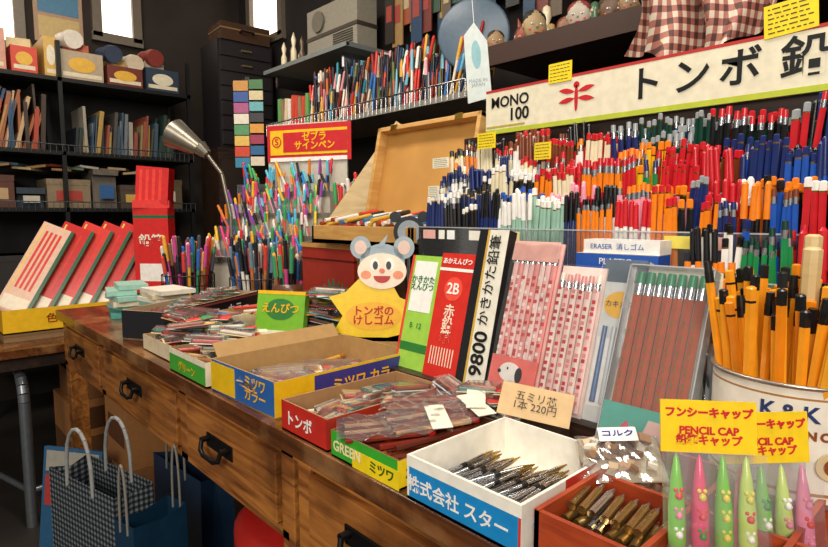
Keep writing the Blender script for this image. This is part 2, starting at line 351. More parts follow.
def yellow_box():
    mb=MB('colored_pencil_box'); w,d,h=.205,.285,.056; Y=m('#e8bc18',.4); V=m('#3b3a86',.4)
    open_box(mb,w,d,h,[Y,Y,m('#2860a8',.45),Y],m('#b08a56',.7))
    mb.box(w/2,w/2+.0005,-d/2+.07,d/2,.004,h-.004,V)
    mb.box(-w/2+.0,-.02,-d/2-.0006,-d/2,.004,h-.004,Y)
    mb.obox((-w/2-.008,.0,h+.010),(.002,d*.92,.03),(0,rad(-40),0),m('#b08a56',.7))
    pile(mb,-.09,.09,-.13,.13,.003,12,.14,.004,[P('#d8a040'),P('#b87030'),P('#e8dcc8')],1.0,.5,.01)
    for k in range(18): slip(mb,(rng.uniform(-.05,.05),.10-.012*k,.008+.0015*k),.05,.11,rng.uniform(.3,1.6),(0,rng.uniform(-.1,.1)),rng.choice(['#c8b088','#b89058','#e0d0b0']),rng.choice(['#d8a040','#c8503c','#e8dcc0']))
    o=mb.done((-.842,.545,.7202),(0,0,rad(2))); text(o,'ミツワ カラー',.024,(w/2+.0015,.035,h/2),SD,YL,.0005)
    text(o,'ミツワ\nカラー',.022,(.045,-d/2-.001,.030),FR,YL,.0004)
yellow_box()
def green_tray():
    mb=MB('assorted_pen_tray'); w,d,h=.17,.165,.045; G=m('#48a838',.4)
    open_box(mb,w,d,h,[G,m('#e8ddc4',.5),G,G],m('#9a7a55',.7)); mb.box(-w/2,w/2,-d/2-.0005,-d/2,h-.010,h,m('#e9dfc6',.5))
    pile(mb,-.078,.078,-.075,.075,.004,26,.10,.004,[P('#c98a5a'),P('#e8dcc8'),P('#b83a30'),P('#d8b080')],.5,.6,.03,'cap')
    for k in range(26): slip(mb,(rng.uniform(-.045,.045),rng.uniform(-.045,.045),.03+.0017*k),.028,.095,rng.uniform(-.2,1.6),(rng.uniform(-.15,.15),rng.uniform(-.1,.1)),rng.choice(['#f0dca8','#e8b070','#f8f0e0','#b8e4c4','#f0b8a8']),rng.choice(['#e83a30','#f8b830','#f8f0d0','#3a9a5c']))
    o=mb.done((-1.040,.478,.7202)); text(o,'グリーン',.02,(0,-d/2-.001,.016),FR,YL,.0003)
    mb=MB('pencil_lead_case_tray'); w,d,h=.20,.19,.035
    open_box(mb,w,d,h,[m('#d8c8a8',.6)]*4,m('#a88a60',.7))
    pile(mb,-.085,.085,-.085,.085,.004,24,.10,.0042,[P('#d8a878'),P('#c03a30'),P('#6fa8a0'),P('#b88860')],.3,.7,.03,'cap')
    for k in range(36): slip(mb,(rng.uniform(-.055,.055),rng.uniform(-.055,.055),.024+.0016*k),.03,.095,rng.uniform(-.4,1.8),(rng.uniform(-.18,.18),rng.uniform(-.12,.12)),rng.choice(['#f0dca8','#e8b070','#f8f0e0','#b8e4d4','#f0a09a']),rng.choice(['#e83a30','#f8b830','#f8f0d0','#3a9a5c','#3a7ab8']))
    mb.done((-1.24,.51,.7202))
green_tray()
def black_box():
    mb=MB('drafting_pen_box'); w,d,h=.40,.125,.072; K=m('#141318',.35)
    open_box(mb,w,d,h,[K,K,K,K],m('#b59a78',.7),.004)
    for k in range(16): slip(mb,(-.15+.02*k,rng.uniform(-.015,.015),.052+.002*k),.05,.085,rng.uniform(-.5,.5),(0,.1),rng.choice(['#d8c8b0','#e8c080','#f0e4cc','#8ac8b8']),rng.choice(['#d83a30','#4a9a8a','#f0e8d0']))
    mb.box(-w/2,w/2,-d/2-.0005,-d/2,h-.009,h-.004,m('#8a3b3b',.5))
    a=math.atan2(.866,-.5)
    c=Vector((-1.375,.475,0))+Vector((-.5,.866,0))*.20+Vector((-.866,-.5,0))*.0625
    o=mb.done((c.x,c.y,.7202),(0,0,a)); text(o,'3',.062,(-.145,-d/2-.0015,.034),FR,WHITE,.001); text(o,'トーヨーカラー',.034,(.03,-d/2-.0015,.036),FR,WHITE,.0004)
black_box()
mb=MB('green_pencil_carton'); G=m('#7ab82e',.4)
mb.box(-.062,.062,0,.02,0,.128,G); mb.poly(ell(0,.085,.038,.025),-.0006,0,m('#2f7a34',.5)); mb.box(-.048,.048,-.0006,0,.012,.036,m('#f0e8c8',.5)); mb.box(-.062,.062,-.0005,0,.12,.128,YL)
o=mb.done((-1.16,.65,.7202),(rad(-12),0,rad(30))); text(o,'えんぴつ',.025,(0,-.0012,.086),FR,YL,.0004)
mb=MB('sticker_packet_pile')
for k in range(42): slip(mb,(rng.uniform(-.08,.08),rng.uniform(-.03,.04),.002+.0030*k),.045,.10,rng.uniform(-.8,.9),(rng.uniform(-.06,.06),rng.uniform(-.06,.06)),rng.choice(['#a6d5c8','#e4dcc8','#e05a40','#e8b870','#f9c8d0','#9cc8e0','#d9b080']),rng.choice(['#c83a30','#f0c030','#e8e0c8','#3a8a5c','#3a6aa0']))
mb.done((-1.12,.765,.7202))
mb=MB('eraser_tin_stack')
for k in range(6): mb.obox((rng.uniform(-.02,.02),rng.uniform(-.02,.02),.008+.016*k),(.13,.08,.0145),(0,0,rng.uniform(-.25,.25)),m(rng.choice(['#4c9c90','#9ac8b8','#e0d4bc','#c8a070','#d8503c']),.45))
mb.done((-1.86,.53,.7202))
mb=MB('memo_pad_stack')
for k in range(7): mb.obox((rng.uniform(-.015,.015),rng.uniform(-.015,.015),.007+.013*k),(.14,.10,.012),(0,0,rng.uniform(-.2,.2)),[m(rng.choice(['#d8c8a8','#8ab8a8','#c8604c','#e8e0d0','#b08858']),.5)]*6)
mb.done((-1.70,.60,.7202))
mb=MB('cream_pencil_box'); open_box(mb,.14,.16,.06,[m('#d8c49c',.5)]*4,m('#b8925e',.7)); pile(mb,-.06,.06,-.07,.07,.01,20,.12,.0045,[P('#c83a30'),P('#e8dcc8'),P('#d8a040'),P('#3a7a5c')],1.2,.4,.05,'cap'); mb.done((-1.34,.71,.7202),(0,0,rad(15)))
# ------------------------------------------------------------------ red wooden compartment tray
def comp_tray():
    mb=MB('wooden_compartment_tray'); x0,x1,y0,y1=-.275,-.02,.40,.615; h=.046; t=.005
    mb.box(x0,x1,y0,y1,0,.004,REDW)
    for x in (x0,-.185,-.11,x1-t): mb.box(x,x+t,y0,y1,.004,h,REDW)
    for y in (y0,.505,y1-t): mb.box(x0,x1,y,y+t,.004,h-.001,REDW)
    BRS=m('#b0925c',.25,.9)
    for k in range(32):
        x=-.263+.0105*(k%8)+rng.uniform(-.002,.002); y=.412+.010*(k//8); p=Vector((x,y,.010+.009*(k//8)))
        D=Vector((rng.uniform(-.2,.2),1,rng.uniform(.02,.10))).normalized(); mb.cyl(p,p+D*.038,.0044,.0044,rng.choice([BRS,STEEL,m('#8c7040',.3,.8)]),10); mb.cyl(p+D*.038,p+D*.05,.0044,.0012,STEEL,10)
    for k in range(30): mb.sph((-.255+.011*(k%6),.52+.013*(k//6),.014),.008,m(rng.choice(['#c8b8a0','#a08060','#8a6a50']),.4),8,6)
    for k in range(14): mb.cyl((-.175+.008*(k%7),.42,.012+.008*(k//7)),(-.172+.008*(k%7),.49,.012+.008*(k//7)),.0035,.0035,P(rng.choice(['#e89ab0','#8fc848','#e8dcc8','#d83a34'])),8)
    mb.done((0,0,.7202))
comp_tray()
def packet():
    mb=MB('eraser_packet')
    for k in range(30): mb.obox((rng.uniform(-.026,.026),rng.uniform(-.02,.02),.005+rng.uniform(0,.008)),(.012,.008,.005),(rng.uniform(0,1),rng.uniform(0,1),rng.uniform(0,3)),m(rng.choice(['#c8aa88','#a88468','#f0e8d8','#8a6a50']),.4))
    mb.box(-.036,.036,-.03,.03,0,.0012,m('#d9cdb4',.5))
    mb.grid(lambda u,v:(-.038+.076*u,-.032+.064*v,.002+.015*math.sin(math.pi*u)**.6*math.sin(math.pi*v)**.6+.0014*math.sin(u*25+v*13)),22,18,CELLO)
    mb.obox((0,.012,.0195),(.034,.020,.0004),(0,0,0),WH)
    o=mb.done((-.268,.540,.770),(rad(16),rad(-6),rad(35)),scale=1.12); text(o,'コルク',.010,(0,.012,.0202),TP,P('#283c90'),.0002)
packet()
def cap_pack(loc,rz,seed):
    r=random.Random(seed); mb=MB('pencil_cap_pack'); w=.074
    Y=m('#f2cc14',.35)
    mb.box(-w/2,w/2,0,.002,.080,.122,Y); mb.box(-w/2+.002,w/2-.002,.003,.0035,0,.09,CELLO)
    cols=['#f0a8c0','#78c83c','#e8487a','#78c83c','#c8e070','#e88ab0']
    for k in range(4):
        x=-.0265+.0177*k; c=P(cols[(k+seed)%6],.2)
        mb.lathe([(.0001,.080),(.0018,.077),(.0045,.060),(.0066,.038),(.0070,.014),(.0064,.004),(.0001,.003)],c,14,(x,-.004,0))
        for q in range(3):
            z=.018+.015*q; cc=P(r.choice(['#e03838','#ffffff','#3a9a3a','#f0e050','#f08ab0'])); mb.sph((x,-.0105,z),.0032,cc,6,4); mb.sph((x-.0022,-.0095,z+.0045),.0018,cc,6,4); mb.sph((x+.0022,-.0095,z+.0045),.0018,cc,6,4)
    mb.grid(lambda u,v:(-w/2+w*u,-.015-.0015*math.sin(u*14+v*6),.084*v),14,10,CELLO)
    o=mb.done(loc,(rad(-10),0,rad(rz))); text(o,'フンシーキャップ',.0085,(0,-.001,.112),FR,P('#c8242c'),.0004); text(o,'PENCIL CAP\n鉛筆キャップ',.0085,(0,-.001,.094),FR,P('#c8242c'),.0003)
cap_pack((-.153,.466,.750),40,1); cap_pack((-.123,.520,.735),50,2)
def can():
    mb=MB('pencil_tin_can'); r=.074; hgt=.113
    W=m('#e8e2d4',.3); T=m('#b8b4aa',.3,.8); BRN=m('#a8743c',.4)
    mb.lathe([(.0001,0),(r,0),(r+.001,.003),(r,.006),(r,.012),(r,.015),(r,.100),(r,.102),(r,hgt-.004),(r+.0025,hgt-.002),(r+.0025,hgt),(r-.002,hgt),(r-.002,.004),(.0001,.004)],[T,T,T,W,BRN,W,BRN,W,T,T,T,T,T],48)
    for k in range(84):
        a=rng.uniform(0,6.28); q=.062*math.sqrt(rng.random()); x,y=q*math.cos(a),q*math.sin(a)
        d=Vector((x*.9+rng.uniform(-.05,.05),y*.7+rng.uniform(-.05,.05),.5))
        if k%3==0: pencil(mb,(x*.85,y*.85,.006),d,rng.uniform(.17,.215),.0046,P('#f09a20'),'eraser',P('#1a1a1a'),6,P('#141414'))
        else: pencil(mb,(x*.85,y*.85,.006),d,rng.uniform(.165,.21),.0048,P(rng.choice(['#f09a20','#f4a828','#e88818'])),'flat',P('#1a1a1a') if rng.random()<.5 else None,6,P('#1a1a1a'))
    for x,y,L in ((.012,-.03,.23),(.035,-.005,.205),(.04,.03,.21),(.0,.03,.24),(.05,.01,.195)):
        pencil(mb,(x*.8,y*.8,.006),(x*.8,y*.6,.5),L,.0080,BOARD,'flat',BOARD,8,BOARD)
    o=mb.done((-.148,.664,.7552))
    def ring(s,size,z,a0,mt,step):
        for i,ch in enumerate(s):
            a=rad(a0+(i-(len(s)-1)/2)*step); text(o,ch,size,((r+.0012)*math.cos(a),(r+.0012)*math.sin(a),z),(rad(90),0,a+rad(90)),mt,.0005)
    ring('K&K',.020,.087,-80,P('#2a3a6a'),13); ring('PENCIL',.011,.068,-62,P('#8a4a20'),8)
    a=rad(-50); mbb=MB('label'); mbb.poly(ell(0,0,.018,.014),-.001,0,P('#d8c090')); mbb.poly(ell(0,0,.012,.009),-.0016,0,P('#8a4a20')); mbb.done(((r+.002)*math.cos(a),(r+.002)*math.sin(a),.042),(0,0,a+rad(90)),o)
can()
# ------------------------------------------------------------------ upright packs
def pack(name,w,h,t,front,side):
    mb=MB(name); mb.box(-w/2,w/2,0,t,0,h,[side,side,front,side,side,side]); return mb
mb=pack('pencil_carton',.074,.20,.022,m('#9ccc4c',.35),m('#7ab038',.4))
mb.box(-.026,.028,-.0005,0,.10,.19,WH); mb.box(-.037,.037,-.0004,0,.03,.045,P('#2f7a34')); mb.box(-.037,-.031,-.0004,0,0,.2,P('#e0483c'))
o=mb.done((-.718,.655,.7552),(rad(-14),0,0)); text(o,'かきかた\nえんぴつ',.0145,(0,-.001,.15),FR,P('#1f7a3a'),.0003); text(o,'B  12',.014,(0,-.001,.075),FR,P('#1f7a3a'))
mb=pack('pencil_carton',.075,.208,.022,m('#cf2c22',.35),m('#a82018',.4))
mb.box(-.0375,.0375,-.0004,0,.178,.183,WH); mb.poly(ell(0,.148,.02,.02),-.0004,0,P('#e8503c'))
for k in range(9): mb.box(-.028+.0062*k,-.026+.0062*k,-.0004,0,.02,.05,P('#e8d8c0'))
o=mb.done((-.640,.65,.7552),(rad(-14),0,0)); text(o,'あかえんぴつ',.011,(0,-.001,.194),FR,WHITE,.0002); text(o,'2B',.026,(0,-.001,.148),FR,WHITE,.0004); text(o,'赤\n鉛\n筆',.024,(0,-.001,.088),FR,P('#f4d8c0'),.0004)
mb=pack('pencil_carton',.058,.25,.02,m('#e0dccd',.35),m('#1d1d1f',.4))
mb.box(-.029,-.012,-.0005,0,0,.25,P('#1a1a1c')); mb.box(-.012,-.008,-.0005,0,0,.25,P('#c8a040'))
o=mb.done((-.570,.645,.7552),(rad(-14),0,0)); text(o,'9800',.035,(.01,-.001,.055),(rad(90),rad(-90),0),BLACK,.0008); text(o,'かきかた鉛筆',.024,(.008,-.001,.17),(rad(90),rad(-90),0),BLACK,.0002)
def sleeve(name,x,y,w,h,bg,cols,lean,kind,cartoon,rz=0):
    mb=MB(name); mb.box(-w/2,w/2,.008,.011,0,h,m(bg,.5))
    n=int(w/.0098)
    for k in range(n):
        px=-w/2+.0065+k*(w-.013)/(n-1); c=cols[k%len(cols)]
        pencil(mb,(px,.003,.008),(0,0,1),h-.02+rng.uniform(-.002,.002),.0042,P(c),'eraser',P(rng.choice(['#f3ece0','#e8a0a0'])),6,STEEL)
        for q in range(16):
            zz=.02+.0105*q+rng.uniform(-.003,.003)
            if zz<h-.035: mb.box(px-.0022,px+.0022,-.0016,-.0004,zz,zz+.005,P(rng.choice(kind)))
    if cartoon:
        mb.box(-w/2,w/2,-.003,-.0022,.0,.062,P('#e8746c')); mb.box(-w/2,w/2,-.003,-.0022,h-.03,h,P('#e8b4a8'))
        mb.poly(ell(-.004,.040,.019,.014),-.0036,-.003,WH); mb.poly(ell(.002,.016,.012,.013),-.0036,-.003,WH); mb.poly(ell(.012,.038,.006,.011),-.0041,-.0036,BLACK); mb.poly(ell(-.022,.039,.003,.003),-.0041,-.0036,BLACK); mb.poly(ell(-.008,.045,.0013,.002),-.0041,-.0036,BLACK)
    mb.grid(lambda u,v:(-w/2+w*u,-.0055-.001*math.sin(u*9+v*17),h*v),8,14,CLEAR)
    return mb.done((x,y,.7552),(rad(-lean),0,rad(rz)))
sleeve('cartoon_pencil_set',-.492,.643,.08,.236,'#f0b8b0',['#f4c8c4','#ec9c98','#f6dcd6'],17,['#c84040','#d8605c','#f8f0ea'],True)
sleeve('heart_pencil_set',-.414,.643,.068,.205,'#f0d8ce',['#f6e4dc','#f2ccc8'],17,['#d02c34','#c02028','#e8908c'],False)
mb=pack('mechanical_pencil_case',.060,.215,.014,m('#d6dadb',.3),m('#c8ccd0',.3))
mb.poly(ell(0,.155,.022,.018),-.0008,0,YL); mb.box(-.022,.022,-.0006,0,.02,.11,WH); mb.box(-.03,.03,-.0007,0,.185,.215,P('#4a5a6a'))
for k in range(3): mb.cyl((-.013+.013*k,-.003,.025),(-.013+.013*k,-.003,.125),.0038,.0032,P(['#4a6a9a','#c8ccd0','#7d8894'][k]),8)
mb.box(-.03,.03,-.008,-.0075,0,.215,CLEAR)
o=mb.done((-.356,.655,.7552),(rad(-17),0,0)); text(o,'カキカタ',.010,(0,-.002,.155),FR,BLACK)
mb=MB('carton_block_stack')
for k in range(4): mb.box(-.075,.075,0,.04,.047*k,.047*k+.045,[P('#d8d4cc')]*2+[P(['#c8a878','#d8d0c0','#3a5a8a','#e0d8c8'][k])]+[WH]*3)
mb.done((-.40,.762,.7552)) 
mb=MB('eraser_carton'); mb.box(-.06,.06,0,.045,0,.022,[P('#1f4fa8'),P('#1f4fa8'),P('#2858b0'),WH,WH,WH]); mb.box(-.05,.06,.004,.048,.0225,.042,[WH,WH,WH,WH,WH,P('#e8ecf0')])
o=mb.done((-.395,.758,.9435),(0,0,rad(4))); text(o,'PLASTIC',.013,(0,-.001,.011),FR,WHITE); text(o,'ERASER  消しゴム',.010,(0,.003,.032),FR,P('#1f4fa8'))
def clear_case():
    mb=MB('pencil_gift_case'); w,h=.100,.222
    mb.box(-w/2,w/2,.014,.016,0,h,m('#cfc8bc',.4))
    for k in range(7):
        x=-w/2+.012+k*(w-.024)/6
        pencil(mb,(x,.006,.045),(0,0,1),.170,.0060,P('#b4542e'),'eraser',P('#1a8a5c'),6,STEEL)
        for q in range(6): mb.box(x-.001,x+.001,-.0002,.0006,.06+.018*q,.068+.018*q,GOLD)
    mb.box(-w/2,w/2,-.001,.014,0,.048,m('#4fb0a0',.45)); 
    mb.poly([(-.035,.005),(.0,.005),(-.018,.03)],-.0016,-.001,P('#e0506c')); mb.poly([(.0,.008),(.036,.008),(.03,.036),(.008,.036)],-.0016,-.001,P('#f0c8c0'))
    for a,b in ((-w/2-.0015,-w/2),(w/2,w/2+.0015)): mb.box(a,b,-.003,.016,0,h,EDGE)
    mb.box(-w/2,w/2,-.003,-.002,0,h,CLEAR); mb.box(-w/2,w/2,-.003,.016,h,h+.0015,EDGE)
    mb.box(-w/2,w/2,-.0035,.016,-.001,.0,EDGE)
    mb.done((-.292,.627,.748),(rad(-20),0,0))
clear_case()
mb=MB('price_card'); mb.box(-.045,.045,0,.0012,0,.042,m('#cfae80',.7)); o=mb.done((-.400,.572,.768),(rad(-32),rad(6),rad(25)))
text(o,'五ミリ芯\n1本 220円',.013,(0,-.001,.021),FR,P('#3a2a1c'))
mb=MB('card_stand'); mb.box(-.03,.03,0,.02,0,.047,DARKW); mb.box(-.04,.04,-.006,.026,0,.004,DARKW); mb.done((-.400,.59,.7202))
mb=MB('plastic_pencil_sleeve'); mb.grid(lambda u,v:(-.03+.06*u,.004*math.sin(u*20+v*9)-.004*math.sin(v*12),.14*v),14,16,CELLO)
for k in range(5): pencil(mb,(-.024+.012*k,.008,.002),(0,0,1),.125,.005,P(['#e8e4dc','#c8d0d8','#e0c8a0','#d0d4d8','#e8e4dc'][k]),'flat',STEEL)
mb.done((-.236,.715,.7552),(rad(-6),0,rad(10)))
# ------------------------------------------------------------------ cartoon plate
def cartoon():
    mb=MB('cartoon_shop_display_card'); Y=m('#f2c81c',.35)
    body=[(-.085,.01),(-.03,.0),(.03,.0),(.08,.012),(.066,.04),(.09,.07),(.055,.085),(.035,.12),(-.03,.125),(-.06,.095),(-.095,.085),(-.066,.045)]
    mb.poly(body,0,.003,Y); mb.poly(ell(0,.045,.060,.030),-.0008,0,m('#f0b020',.4))
    fx,fz=.018,.14; S=m('#f0dcc4',.4); EG=m('#8fa0aa',.4)
    for s in(-1,1):
        mb.poly(ell(fx+.046*s,fz+.050,.022,.024),-.001,.002,EG); mb.poly(ell(fx+.046*s,fz+.050,.013,.015),-.0016,-.001,m('#d8b8a8',.4))
    mb.poly(ell(fx,fz+.018,.048,.040),-.001,.002,EG); mb.poly(ell(fx,fz+.000,.052,.038),-.003,-.001,S)
    mb.poly([(fx-.014,fz+.05),(fx+.004,fz+.052),(fx+.012,fz+.078)],-.002,.001,EG)
    for s in(-1,1):
        mb.poly(ell(fx+.016*s,fz+.014,.010,.013),-.0036,-.003,WH); mb.poly(ell(fx+.014*s,fz+.012,.0055,.009),-.004,-.0036,BLACK)
        mb.poly(ell(fx+.034*s,fz-.008,.011,.009),-.0036,-.003,P('#e8906c'))
    mb.poly(ell(fx,fz+.001,.006,.005),-.005,-.003,P('#e0705c'))
    mb.poly(ell(fx,fz-.010,.018,.015,12,180,360),-.0036,-.003,P('#b8302c'))
    mb.box(-.02,.02,.003,.03,0,.004,P('#c8a870'))
    o=mb.done((-.925,.745,.764),(rad(-6),0,rad(44)),scale=1.0); text(o,'トンボの\nけしゴム',.022,(0,-.0015,.045),FR,P('#b8241c'),.0005)
cartoon()
mb=MB('eraser_stock_box'); mb.box(-.06,.06,-.03,.05,0,.042,m('#c8a068',.6)); mb.box(-.061,.061,-.031,.051,.034,.042,m('#b08850',.6)); mb.done((-.925,.745,.7202),(0,0,rad(44)))
mb=MB('magnifier_stand'); mb.cyl((0,0,0),(0,0,.01),.025,.025,P('#2a2c30'),20); mb.cyl((0,0,.01),(0,0,.235),.005,.005,STEEL); mb.cyl((0,-.004,.265),(0,.004,.265),.034,.034,P('#22252a'),24); mb.cyl((0,-.006,.265),(0,-.004,.265),.025,.025,P('#9aa2aa',.1),24)
for s in(-1,1): mb.poly(ell(.03*s,.297,.012,.012),-.004,.004,P('#22252a'))
mb.done((-.905,.83,.7202),(0,0,rad(45)))
# ------------------------------------------------------------------ red wooden box + case with lid
mb=MB('wooden_pencil_chest'); RB=m('#9c2c20',.4)
mb.box(-.12,.12,-.09,.07,0,.225,[RB,RB,RB,RB,RB,LIDW]); mb.box(-.122,.122,-.092,.072,.18,.185,P('#5c1812')); mb.box(-.122,.122,-.092,.072,.213,.225,LIDW)
for k,(x,s) in enumerate(((.03,1),(.07,.8))): 
    mb.box(x-.004,x+.004,-.0912,-.09,.02,.08,P('#1c7a58'))
    for i in range(7):
        a=rad(10+i*26); c,sn=math.cos(a),math.sin(a); L=.06*s
        mb.poly([(x,.078),(x+L*.5*c-.008*sn,.078+L*.5*sn+.008*c),(x+L*c,.078+L*sn),(x+L*.5*c+.008*sn,.078+L*.5*sn-.008*c)],-.0915,-.09,P('#1c7a58'))
mb.done((-1.27,.955,.7202),bevel=.002)
def lidcase():
    mb=MB('wooden_paint_case'); 
    T=LIDW; mb.box(-.19,.19,-.10,.10,0,.012,T)
    for a in((-.19,-.18,-.10,.10),(.18,.19,-.10,.10),(-.19,.19,-.10,-.09),(-.19,.19,.09,.10)): mb.box(*a,0,.045,T)
    for k in range(34): pencil(mb,(-.17+.0100*k,-.085,.03+rng.uniform(0,.03)),(rng.uniform(-.3,.3),1,.14),.16,.006,P(rng.choice(['#c8443a','#e8dcc8','#3a70a0','#d8b040','#a04828','#f0ece4'])),'cap',P(rng.choice(['#e8e0d4','#c83a30','#222222'])))
    old=mb.M; mb.M=Matrix.Translation((0,.10,.045))@Euler((rad(-12),0,0)).to_matrix().to_4x4()
    mb.box(-.19,.19,.0,.008,0,.27,m('#c08c46',.5,var=.2,scale=8)); 
    for a in((-.19,-.178,-.03,.0,0,.27),(.178,.19,-.03,.0,0,.27),(-.19,.19,-.03,0,.258,.27),(-.19,.19,-.03,0,0,.012)): mb.box(*a,T)
    for s in(-.12,.12): mb.box(s-.012,s+.012,-.034,-.03,.255,.272,GOLD)
    mb.M=old; mb.done((-1.08,.92,.950),bevel=.0015)
    mb=MB('cardboard_storage_box'); mb.box(-.09,.09,-.08,.09,0,.198,m('#6a4a32',.7)); mb.box(-.092,.092,-.082,.092,.19,.229,m('#7c5a3c',.7)); mb.done((-1.04,.94,.7202))
lidcase()
# ------------------------------------------------------------------ birch partition organiser
mb=MB('wooden_pen_organizer')
mb.box(-.16,.16,-.12,.12,0,.01,BOARD); mb.box(-.16,.16,-.12,.12,0.01,.22,m('#c8b48c',.6))
for x in (-.17,.0,.16): 
    vs=[(x,-.13,.0),(x,.12,.0),(x,.12,.56),(x,.09,.58),(x,-.13,.27)]; vs+=[(a+.01,b,c) for a,b,c in vs]
    mb.add(vs,[(0,4,3,2,1),(5,6,7,8,9),(0,1,6,5),(1,2,7,6),(2,3,8,7),(3,4,9,8),(4,0,5,9)],BOARD)
mb.box(-.17,.17,.115,.12,.01,.5,BOARD)
for k in range(110):
    x=rng.uniform(-.145,.145); y=rng.uniform(-.11,.10); h=.17+.5*(y+.11)
    pencil(mb,(x,y,.222),(rng.uniform(-.12,.12),rng.uniform(-.15,.2),1),h*rng.uniform(.75,1.05),.0058,P(rng.choice(['#e8dcc0','#4aa080','#d8503c','#c8cc50','#3a7cc0','#f0ece4','#e89ab0'])),'cap',P(rng.choice(['#222226','#f0ece4','#d83a34','#2a80c0','#40a860'])))
mb.done((-1.49,1.19,.7202),(0,0,rad(-42)))
def pen_display():
    mb=MB('marker_pen_display'); W=m('#b9b2a4',.5)
    for k in range(4):
        y=-.16+.06*k; z=.15+.08*k
        mb.box(-.26,.15,y,y+.058,0,z,W)
        for q in range(44):
            x=-.25+.0091*q; pencil(mb,(x,y+.025,z-.03),(rng.uniform(-.4,.2),rng.uniform(-.2,.25),1),rng.uniform(.09,.155),.0050,P(rng.choice(['#f0ece4','#2c3038','#c8c4bc','#e86a50','#3a80c0','#e8b040','#3a9a6c','#f09ab8'])),'cap',P(rng.choice(['#f04888','#e8303c','#2a90d8','#40b868','#f8c830','#9a50b0','#222226','#f08a30','#60c8e8','#f0ece4'])))
        mb.box(-.26,.15,y-.004,y,z-.02,z+.03,CLEAR)
    mb.box(-.17,.18,.10,.108,0,.655,m('#c8c2b4',.5))
    mb.box(-.17,.20,.096,.10,.51,.65,m('#c8262c',.4)); mb.box(-.155,.185,.094,.096,.535,.63,m('#f0c020',.4))
    mb.box(-.095,.185,.0925,.094,.545,.62,m('#c8262c',.4)); mb.box(-.155,.185,.0925,.0945,.51,.525,WH)
    o=mb.done((-1.88,1.13,.7202),(0,0,rad(26))); text(o,'ゼブラ\nサインペン',.036,(.045,.091,.583),FR,YL,.001)
    text(o,'Ⓢ',.05,(-.125,.093,.583),FR,P('#c8262c'),.001)
pen_display()
def pot(name,loc,rx,hh,n,cols,wall,wire=False):
    mb=MB(name)
    if wire:
        for z in (0.004,hh*.33,hh*.66,hh):
            pts=[(rx*math.cos(2*math.pi*i/28),rx*math.sin(2*math.pi*i/28),z) for i in range(29)]; mb.tube(pts,.002,wall,5)
        for i in range(28): a=2*math.pi*i/28; mb.cyl((rx*math.cos(a),rx*math.sin(a),0),(rx*math.cos(a),rx*math.sin(a),hh),.0014,.0014,wall,5)
        mb.cyl((0,0,0),(0,0,.004),rx,rx,wall,24)
    else: mb.lathe([(.0001,0),(rx,0),(rx,hh),(rx-.004,hh),(rx-.004,.004),(.0001,.004)],wall,28)
    for k in range(n):
        a=rng.uniform(0,6.28); q=(rx-.012)*math.sqrt(rng.random()); x,y=q*math.cos(a),q*math.sin(a)
        pencil(mb,(x*.85,y*.85,.006),(x*.8,y*.8,.4),rng.uniform(.16,.23),.006,P(rng.choice(cols)),'cap',P(rng.choice(cols)),8)
    return mb.done(loc)
mix=['#20242c','#d8443a','#2a6cb8','#3a9a6c','#f0e4d0','#f0b040','#9a6a44','#444a54','#c84a90','#1a1c22']
pot('wire_pen_basket',(-1.95,.76,.7202),.085,.10,70,mix,P('#17171a'),True)
pot('wire_pen_cup',(-1.70,.89,.7202),.09,.10,100,['#20242c','#d8443a','#2a6cb8','#6a8a9a','#1a1c22','#c8763c','#f0ece4','#303a50'],P('#4a4038'),True)
pot('pen_cup',(-1.49,.88,.7202),.05,.10,30,mix,P('#5a3a2c'))
mb=MB('desk_lamp'); LM=m('#8f887a',.3,.7)
mb.lathe([(.0001,0),(.06,0),(.06,.012),(.02,.03),(.0001,.03)],LM,24); mb.tube([(0,0,.02),(0,0,.30),(-.02,-.02,.45),(-.07,-.05,.52)],.007,LM,10)
mb.cyl((-.07,-.05,.52),(-.09,-.07,.545),.018,.03,LM,20); mb.cyl((-.09,-.07,.54),(-.17,-.13,.60),.028,.055,LM,24,caps=False); mb.cyl((-.165,-.127,.597),(-.17,-.13,.60),.05,.05,P('#a89c80'),20)
mb.done((-1.98,.935,.7202))
# ------------------------------------------------------------------ left red goods tray
mb=MB('yellow_card_tray'); Y=m('#e9b81c',.4)
open_box(mb,.26,.62,.08,[Y,Y,Y,Y],m('#b88a50',.7),.004)
for k in range(10): mb.obox((rng.uniform(-.06,.06),-.22+.05*k,.03),(.12,.05,.03),(0,0,rng.uniform(-.4,.4)),m(rng.choice(['#e0c890','#d8503c','#e8dcc8']),.5))
o=mb.done((-2.40,.58,.628)); text(o,'色えんぴつ',.035,(.1315,-.1,.04),SD,P('#8a3020'),.0004)
mb=MB('wooden_crate'); mb.box(-.13,.13,-.31,.31,0,.026,m('#8a6a44',.7)); mb.box(-.132,.132,-.312,.312,.018,.026,m('#7a5a38',.7)); mb.done((-2.40,.58,.6005))
for k in range(6):
    mb=MB('red_pencil_gift_set'); c=['#e0b8a0','#c8201e','#d8342c','#c82420','#d02824','#c81e1c'][k]
    w,h=.11,.36; mb.box(-w/2,w/2,0,.02,0,h,[P('#1c3a2c'),P('#1f6a40'),P(c),P('#1a1a1c'),P(c),P('#2a7a50')])
    mb.box(-w/2+.008,w/2-.016,-.0006,0,.02,.07,P('#e8dcc4')); mb.box(-w/2+.008,-w/2+.014,-.0006,0,.08,h-.01,P('#e8c060')); mb.box(w/2-.012,w/2,-.0006,0,0,h,P('#1f5a3c'))
    for q in range(4): mb.box(-.032+.016*q,-.024+.016*q,-.0006,0,.10,h-.03,P('#d83020')); 
    mb.done((-2.45,.31+.068*k,.668),(rad(-20),rad(24),rad(58)))
mb=MB('red_product_box'); R_=m('#d22422',.35)
